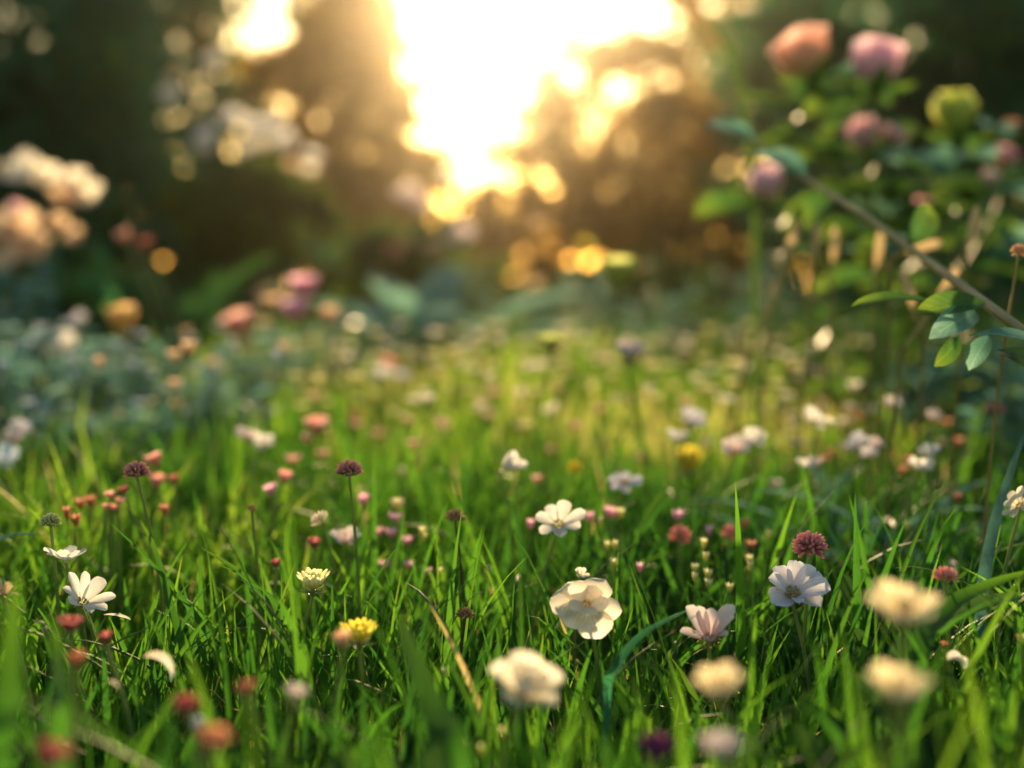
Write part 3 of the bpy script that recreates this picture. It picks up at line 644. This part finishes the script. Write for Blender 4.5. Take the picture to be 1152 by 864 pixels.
# ---------------------------------------------------------------- fallen petals
def loose_petal(label, px, py, d, wpx, mat, rot, p=(30, -30), ratio=.45, seed=0, cup=.6):
    P = np.array(at(px, py, d)); L = wpx / FPX * d
    V, F, A = petal(L, L * ratio, p[0], p[1], .6, .5, cup, .04, 9, 7, seed)
    V = V - V.mean(0); q = np.array(Quaternion(Vector((0, 1, 0)), rot[1]).to_matrix()) @ rotz(rot[0])
    o = Bag().add(V @ q.T, F, A).build('fallen_petal', M[mat]); o.location = P
    tag(o, label, 'petal'); CLEAR.append((px, py, d, wpx * .55)); return o
loose_petal('curled cream fallen petal caught on dark leaves at lower left', 182, 747, .56, 46, 'cream', (.2, .25), (20, -80), .5, 1)
loose_petal('folded white fallen petal among the blades at lower right', 1077, 743, .60, 30, 'white', (.4, .5), (50, -50), .55, 2, 1.)
loose_petal('narrow cream fallen petal lying right of the sideways white flower', 132, 693, .66, 32, 'cream', (-.1, .15), (10, -10), .2, 3)
loose_petal('tiny cream fallen petal below the curled one at lower left', 128, 769, .53, 14, 'cream', (.3, .5), (20, -40), .4, 4)

# ---------------------------------------------------------------- rose bush, leafy branch, dry stalks
def leaf_on(bag, a, bdir, L, wd, nrm, p=(5, -25), seed=0, ab=(.8, .6), cup=.35):
    V, F, A = petal(L, wd, p[0], p[1], ab[0], ab[1], cup, .05, 10, 7, seed)
    x = np.asarray(bdir, float); x = x / np.linalg.norm(x); n = np.asarray(nrm, float); n = n - x * n.dot(x); n /= np.linalg.norm(n); y = np.cross(n, x)
    bag.add(V @ np.stack([x, y, n], 1).T + a, F, A, across(V, 7))
base = np.array([at(1010, 420, 1.58)[0], at(1010, 420, 1.58)[1], 0.])
rb = thing('rose_bush', 'rose bush with pink blooms and large leaves before the dark trees at right', 'bush', base)
rr = np.random.default_rng(77); canes = Bag(); fol = Bag(); fol2 = Bag()
for k, (px, py, d, w, mat, up, cl) in enumerate([(908, 78, 1.42, 76, 'roseorange', (-.25, .45, 1), .5), (986, 84, 1.38, 72, 'rosepink', (.15, .45, 1), .5), (972, 160, 1.40, 50, 'rosepink', (-.3, -.5, .8), .5), (1002, 156, 1.42, 36, 'rosepink', (.4, -.3, .8), .6), (862, 216, 1.34, 54, 'rosepink', (-.1, -.3, .9), .75), (1075, 140, 1.36, 72, 'yellowgreen', (0, .3, 1), .75), (1137, 150, 1.5, 28, 'orange', (0, 0, 1), .7), (1040, 236, 1.42, 26, 'pink', (-.3, -.3, 1), .7), (1130, 180, 1.5, 30, 'pink', (.2, -.3, 1), .6), (1112, 205, 1.48, 24, 'pinkwhite', (.2, -.3, 1), .6)]):
    d += .14; P = np.array(at(px, py, d)); D = w / FPX * d * 1.3; F = frame(up)
    b, s = blossom_bags(D, 300 + k, (4, 5, 6), cl, .95, 1.5)
    o = shift(b, F, P - base - F[:, 2] * D * .12).build('rose_blossom', M[mat], rb)
    o['label'] = 'yellow green half open bloom' if mat == 'yellowgreen' else ('large orange pink bloom' if mat == 'roseorange' else 'large pink bloom' if w > 60 else 'small bloom or bud')
    shift(s, F, P - base - F[:, 2] * D * .12).build('sepals', M['leaf'], o)
    e = P - base - F[:, 2] * D * .25
    path = bez([[rr.normal(0, .03), rr.normal(0, .03), -.01], e * [.35, .35, .5] + rr.normal(0, .012, 3), e * [.8, .8, .82] + rr.normal(0, .01, 3), e], 14)
    tube(canes, path, .0026, .0015, 7)
    for i in range(3, 14):
        for s_ in range(2):
            an = rr.uniform(0, 6.28); dr = np.array([math.cos(an), math.sin(an), rr.uniform(-.25, .5)])
            L = rr.uniform(.05, .095)
            if rr.random() < .58: continue
            leaf_on(fol if rr.random() < .86 else fol2, path[i] + dr * .012, dr, L, L * .55, [rr.normal(0, .4), rr.normal(-.2, .4), 1], (12, -30), int(rr.integers(1e6)))
canes.build('stem', M['stem'], rb); fol.build('foliage', M['leaf'], rb); fol2.build('foliage', M['leaf_blue'], rb)

pts = [(800, 128, 1.36), (850, 160, 1.27), (905, 200, 1.16), (962, 236, 1.02), (1022, 278, .92), (1082, 322, .82), (1152, 374, .73), (1230, 436, .68), (1310, 560, .64)]
PB = [np.array(at(*p)) for p in pts]; root = np.array([PB[-1][0] + .03, PB[-1][1] - .01, 0.])
lb = thing('leafy_branch', 'arching tan branch with long narrow leaves reaching in from the right edge', 'branch', root)
c = Bag(); path = bez([np.array([0, 0, -.01])] + [p - root for p in PB[::-1]], 60); tube(c, path, .0036, .0018, 8); c.build('stem', M['cane'], lb)
for k, (a, b, d0, d1, wd, mat, nrm) in enumerate([((1052, 341), (958, 341), .79, .77, .013, 'leaf', (0, -.35, 1)), ((1108, 341), (1030, 352), .76, .74, .016, 'leaf', (.1, -.7, .7)), ((1098, 352), (1048, 378), .77, .72, .015, 'leaf_blue', (.1, -.8, .5)), ((1090, 378), (1165, 382), .74, .70, .012, 'leaf_blue', (0, -.5, 1)), ((1112, 378), (1090, 416), .74, .73, .011, 'leaf_blue', (-.3, -.8, .3)), ((1080, 380), (1052, 412), .75, .74, .010, 'leaf', (.3, -.8, .3)), ((905, 200), (850, 170), 1.16, 1.2, .03, 'leaf_blue', (0, -.5, 1)), ((940, 222), (905, 260), 1.08, 1.1, .03, 'leaf', (0, -.6, .7)), ((850, 160), (793, 138), 1.27, 1.3, .03, 'leaf_blue', (0, -.4, 1)), ((1020, 276), (1050, 232), .92, .95, .02, 'leaf', (.5, -.6, .5)), ((1120, 395), (1175, 420), .73, .69, .018, 'leaf', (0, -.6, .8))]):
    A_, B_ = np.array(at(*a, d0)), np.array(at(*b, d1)); b_ = Bag()
    leaf_on(b_, A_ - root, B_ - A_, np.linalg.norm(B_ - A_), wd, nrm, (10, -14), 900 + k, (.8, .7), .4); b_.build('leaf', M[mat], lb)

for k, (pp, d) in enumerate([([(862, 380), (878, 320), (888, 285)], 1.28), ([(828, 455), (850, 385), (880, 300)], 1.2), ([(910, 345), (912, 320), (916, 290)], 1.22), ([(935, 350), (933, 320), (936, 296)], 1.25), ([(985, 340), (982, 318), (985, 302)], 1.18), ([(1002, 332), (996, 308), (1004, 290), (1018, 285)], 1.08), ([(1040, 375), (1030, 362), (1028, 352)], 1.0), ([(1085, 312), (1084, 294), (1088, 280)], 1.0), ([(1010, 420), (1020, 390), (1050, 345)], .96)]):
    P = [np.array(at(x, y, d)) for x, y in pp]; rt = np.array([P[0][0] - .008, P[0][1] + .01, 0.])
    t = thing('dry_grass_stalk', 'tan dry grass stalk standing in front of the rose bush', 'grass stalk', rt, 'dry stalks in front of the rose bush')
    b = Bag(); tube(b, bez([[0, 0, -.01]] + [p - rt for p in P], 22), .0012, .0016, 6); b.build('stem', M['cane'], t)
    V, F, A = petal(.045, .007, 0, -25, .5, .5, .3, 0, 8, 4, k); dr = P[-1] - P[-2]
    b = Bag(); leaf_on(b, P[-1] - rt, dr, .035, .007, (0, -1, .3), (0, -30), k, (.5, .5)); b.build('leaf_tip', M['straw'], t)

# ---------------------------------------------------------------- broad leaved low plants
def blade_plant(name, label, px, d, n, L, wd, mat, seed, group=None, tilt=(35, 75), ab=(.6, .55), drop=-35, z=0.):
    P = at(px, 432, d); base = np.array([P[0], P[1], 0.]); t = thing(name, label, 'plant', base, group); r = np.random.default_rng(seed)
    for k in range(n):
        an = k / n * 6.283 + r.uniform(-.3, .3); l = L * r.uniform(.7, 1.1); th = r.uniform(*tilt)
        V, F, A = petal(l, wd * r.uniform(.8, 1.15), th + 8, th + drop, ab[0], ab[1], .35, .03, 12, 7, seed + k)
        V[:, 0] += .004; b = Bag(); b.add(V @ rotz(an).T, F, A); b.build('leaf', M[mat], t)
    return t
def bushy(name, label, px, py, d, rpx, n, size, mat, seed, group=None):
    """low plant of many small leaves on a few stems"""
    r = np.random.default_rng(seed); c = np.array(at(px, py, d)); base = np.array([c[0], c[1], 0.]); rad = rpx / FPX * d
    t = thing(name, label, 'plant', base, group); st = Bag(); fo = Bag(); m = max(4, n // 16)
    for k in range(m):
        an = r.uniform(0, 6.28); q = r.uniform(.1, 1) ** .5 * rad; top = max(.05, c[2] + rad * r.uniform(-.4, .9))
        pth = bez([[0, 0, -.01], [math.cos(an) * q * .5, math.sin(an) * q * .5, top * .6], [math.cos(an) * q, math.sin(an) * q, top]], 12); tube(st, pth, .0022, .0010, 5)
        for i in range(16):
            a2 = r.uniform(0, 6.28); dr = np.array([math.cos(a2), math.sin(a2), r.uniform(-.1, .6)]); l = size * r.uniform(.6, 1.2)
            V, F, A = petal(l, l * .5, 10, -30, .8, .6, .3, .04, 6, 4, int(r.integers(1e6)))
            x = dr / np.linalg.norm(dr); nn = np.array([r.normal(0, .3), r.normal(-.2, .3), 1]); nn -= x * nn.dot(x); nn /= np.linalg.norm(nn)
            fo.add(V @ np.stack([x, np.cross(nn, x), nn], 1).T + pth[3 + i * 8 // 15], F, np.clip(A * .4 + r.uniform(0, .6), 0, 1))
    st.build('stem', M['stem'], t); fo.build('foliage', M[mat], t); return t
for k, (px, py, d, r_, n) in enumerate([(30, 440, 1.75, 75, 260), (120, 455, 1.7, 70, 260), (205, 440, 1.85, 70, 240), (290, 440, 2.0, 60, 200), (-30, 480, 1.5, 80, 240), (60, 505, 1.4, 55, 180), (150, 500, 1.45, 50, 160), (390, 420, 2.25, 50, 180), (20, 360, 2.2, 80, 220), (250, 470, 1.6, 50, 180), (90, 410, 2.0, 60, 200), (330, 400, 2.4, 60, 200), (-10, 420, 1.7, 60, 200)]):
    bushy('blue_green_plant', 'low bushy blue green plant in the shady left of the meadow', px, py, d, r_, n, .034, 'leaf_teal', 500 + k, 'blue green plants on the left')
for k, (px, py, d, r_, n) in enumerate([(470, 390, 2.6, 45, 130), (820, 390, 2.4, 60, 180), (900, 385, 2.2, 60, 180), (1090, 440, 1.5, 90, 300), (980, 400, 1.9, 70, 220), (1170, 480, 1.25, 90, 260), (560, 385, 2.8, 40, 120), (740, 370, 2.7, 50, 160), (520, 345, 3.4, 50, 150), (610, 355, 3.5, 50, 150), (690, 350, 3.3, 55, 160), (770, 345, 3.2, 55, 160), (850, 330, 3.0, 60, 180), (560, 330, 3.8, 50, 140)]):
    bushy('leafy_plant', 'bushy green plant along the far edge of the meadow', px, py, d, r_, n, .036, 'leaf_blue' if k in (3, 5, 7, 8, 9, 10, 12) else 'leaf', 540 + k, 'green plants along the far meadow edge')
blade_plant('broad_leaved_plant', 'large blue green plant with broad arching leaves left of the sun glow', 480, 3.2, 15, .42, .095, 'leaf_blue', 610, tilt=(25, 65))
blade_plant('broad_leaved_plant', 'large dark green plant with broad leaves left of the blurred pink group', 195, 2.7, 13, .34, .08, 'leaf_fore', 611, tilt=(30, 75))
for k, (px, d, L, w, mat, lab) in enumerate([(320, .40, .085, .026, 'leaf_fore', 'dark green leafy plant blurred at the bottom, left of the middle'), (470, .39, .10, .028, 'leaf_fore', 'dark green broad leaved plant blurred at the bottom middle'), (140, .44, .07, .022, 'leaf_fore', 'dark green broad leaved plant under the curled cream petal'), (850, .46, .09, .026, 'leaf_fore', 'dark green broad leaved plant behind the blurred peach flowers'), (1090, .40, .09, .028, 'leaf_fore', 'dark green leafy plant in the lower right corner'), (640, .40, .08, .022, 'leaf_fore', 'small dark green plant at the bottom, left of the purple flower'), (930, .38, .085, .024, 'leaf_fore', 'dark green weed blurred at the bottom below the yellow cream flowers'), (1010, .70, .10, .022, 'leaf_fore', 'dark leaved plant behind the coral clover head'), (230, .37, .08, .026, 'leaf_fore', 'dark green leafy plant blurred at the bottom left under the orange flower'), (390, .44, .085, .024, 'leaf_fore', 'dark leaved plant below the brighter yellow clover head'), (560, .43, .075, .022, 'leaf_fore', 'dark leaved plant below the blurred pale pink flower'), (740, .40, .075, .024, 'leaf_fore', 'dark leaved plant around the drooping purple flower'), (30, .42, .08, .026, 'leaf_fore', 'dark leaved plant in the bottom left corner'), (1020, .46, .09, .028, 'leaf_fore', 'dark leaved plant below the yellow cream flowers'), (1120, .50, .11, .03, 'leaf_fore', 'dark leaved plant right of the white folded petal')]):
    blade_plant('leafy_plant', lab, px, d, 11, L * (1.12 if d < .47 else 1), w * (.75 if d < .47 else 1), mat, 620 + k, tilt=(35, 85))
for k, (px, d) in enumerate([(960, 1.02), (1000, .98), (1050, .95), (1120, .86), (905, 1.05)]):
    blade_plant('strappy_plant', 'plant with blue green arching strap leaves in the grass on the right', px, d, 8, .15, .013, 'leaf_blue', 660 + k, 'strap leaved plants on the right', (40, 80), (.35, .5), -75)

# single broad blades that stand out
def ribbon(label, pts, wd, mat, nrm, name='ribbon_grass'):
    P = np.array([at(*p) for p in pts]); rt = P[0] * [1, 1, 0]
    path = bez(P - rt, 22) if P[0][2] < .02 else bez(np.concatenate([[[0, 0, -.005]], P - rt]), 24)
    t = np.linspace(0, 1, len(path)); T = np.gradient(path, axis=0); T = T / np.linalg.norm(T, axis=1)[:, None]
    s = np.cross(T, np.asarray(nrm, float)); s /= np.linalg.norm(s, axis=1)[:, None]; n = np.cross(s, T)
    hw = (wd / 2 * np.minimum(1, .5 + 1.5 * t) * (1 - t ** 3) ** .8 + .0001)[:, None]
    V = np.stack([path - s * hw + n * hw * .3, path, path + s * hw + n * hw * .3], 1)
    o = Bag().add(V, grid_faces(len(path), 3), np.repeat(.05 + (.35 if mat == 'leaf_blue' else .6) * t, 3)).build(name, M[mat]); o.location = rt; tag(o, label, 'grass blade'); return o
ribbon('curved blue green broad blade arching between the big cream flower and the pinkish white flower', [(682, 790, .60), (692, 752, .60), (725, 712, .62), (788, 680, .65)], .0040, 'leaf_dark', (.2, -.6, .7))
ribbon('long bright green broad blade rising to the right edge beside the coral clover head', [(1030, 760, .57), (1062, 690, .60), (1105, 662, .62), (1165, 640, .63)], .009, 'grass', (-.2, -.6, .8))
ribbon('second green broad blade under the long bright one at the right edge', [(1000, 770, .57), (1060, 700, .61), (1120, 676, .63), (1180, 668, .65)], .010, 'leaf', (-.1, -.7, .8))
ribbon('steep dark green blade near the right edge below the blurred leaves', [(1105, 690, .70), (1118, 600, .72), (1135, 540, .74), (1155, 480, .76)], .008, 'leaf_blue', (-.8, -.6, .2))
ribbon('blue green blade curving in from the left edge', [(-40, 640, .74), (-10, 612, .74), (20, 602, .75), (52, 602, .76)], .004, 'leaf_blue', (0, -.5, 1))
ribbon('long slender blade leaning left of the pale yellow clover head', [(345, 745, .66), (310, 690, .68), (270, 645, .70), (226, 616, .72)], .0036, 'grass', (0, -.7, .7))
ribbon('bright blade crossing under the burgundy clover on the left', [(215, 760, .66), (195, 690, .68), (175, 620, .72), (158, 585, .74)], .004, 'grass', (0, -1, .2))
ribbon('bright yellow green short blade right of the small white flower', [(715, 640, .86), (722, 600, .88), (735, 570, .9), (754, 545, .92)], .0062, 'grass', (-.3, -.8, .3))
ribbon('large blurred green blade in the lower left corner', [(0, 880, .40), (10, 800, .41), (14, 720, .43), (20, 640, .45)], .009, 'grass', (0, -1, .2))
ribbon('large blurred green blade left of the curled cream petal', [(68, 850, .42), (70, 780, .43), (66, 740, .46), (58, 690, .48)], .006, 'grass', (.1, -1, .2))
ribbon('broad blurred green blade leaning left in the foreground middle', [(520, 880, .44), (490, 800, .47), (465, 740, .50), (448, 690, .53)], .009, 'grass', (0, -1, .3))
# long arching dead leaf near the sun and the white blossom shrub
ribbon('thin arching olive blade near the top right of the sun glow', [(850, 340, 1.5), (846, 200, 1.5), (826, 70, 1.5), (780, 5, 1.5)], .007, 'leaf_olive', (-.3, -.9, .2))
def flowering_shrub(name, label, lobes, n, size, leaf, bl, seed):
    t = tree(name, label, 'shrub', lobes, n, size, M[leaf], seed, trunk=.02); r = np.random.default_rng(seed + 1); base = np.array(t.location)
    for k, (px, py, d, w, mat) in enumerate(bl):
        P = np.array(at(px, py, d)); D = w / FPX * d; F = frame((r.normal(0, .3), -.6, .8))
        b, s = blossom_bags(D, seed + k * 7, (4, 5), .15, .7); shift(b, F, P - base).build('blossom', M[mat], t)
flowering_shrub('white_blossom_shrub', 'shrub with a mass of white blossoms left of the bright sky gap', [(280, 235, 4.6, 60), (330, 250, 4.6, 50), (240, 265, 4.6, 60)], 1700, .055, 'leaf_olive',
    [(235, 160, 4.5, 34, 'white'), (262, 140, 4.5, 34, 'white'), (285, 150, 4.5, 40, 'white'), (310, 150, 4.5, 40, 'white'), (325, 165, 4.5, 34, 'white'), (298, 168, 4.5, 30, 'cream'), (350, 180, 4.5, 26, 'white'), (346, 196, 4.5, 22, 'cream'), (230, 172, 4.5, 24, 'cream'), (192, 115, 4.5, 34, 'cream'), (242, 75, 4.5, 34, 'cream'), (198, 92, 4.5, 22, 'peach'), (328, 190, 4.5, 20, 'peach'), (272, 172, 4.5, 26, 'white')], 71)
flowering_shrub('peach_blossom_shrub', 'shrub with peach and cream blossoms at the left edge', [(30, 300, 2.4, 55), (80, 310, 2.45, 45), (-30, 320, 2.4, 70), (60, 350, 2.4, 60)], 900, .045, 'leaf_dark',
    [(30, 200, 2.5, 52, 'cream'), (48, 206, 2.5, 48, 'cream'), (84, 212, 2.5, 44, 'cream'), (94, 228, 2.5, 48, 'cream'), (76, 228, 2.5, 44, 'peach'), (5, 195, 2.4, 26, 'peach'), (14, 272, 2.36, 74, 'peach'), (44, 290, 2.36, 56, 'peach'), (10, 302, 2.3, 44, 'peach'), (64, 256, 2.4, 28, 'peach'), (88, 270, 2.4, 30, 'peach'), (30, 315, 2.4, 26, 'peach'), (48, 332, 2.4, 22, 'peach'), (18, 240, 2.4, 24, 'pink'), (3, 350, 2.3, 20, 'peach')], 72)
flowering_shrub('pink_blossom_shrub', 'low shrub with faint pink blossoms under the sun glow', [(450, 280, 4.2, 50), (500, 300, 4.2, 45), (420, 310, 4.2, 45)], 900, .05, 'leaf_olive',
    [(458, 226, 4.1, 38, 'pinkwhite'), (506, 206, 4.1, 30, 'cream'), (470, 236, 4.1, 30, 'pinkwhite'), (492, 285, 4.1, 28, 'peach'), (446, 287, 4.1, 24, 'orange'), (520, 272, 4.1, 40, 'pinkwhite'), (425, 308, 4.1, 18, 'peach'), (603, 256, 4.3, 16, 'peach'), (602, 324, 4.0, 18, 'peach'), (657, 278, 4.1, 18, 'yellow')], 73)

# the grass last: it leaves the flowers free
build_grass()
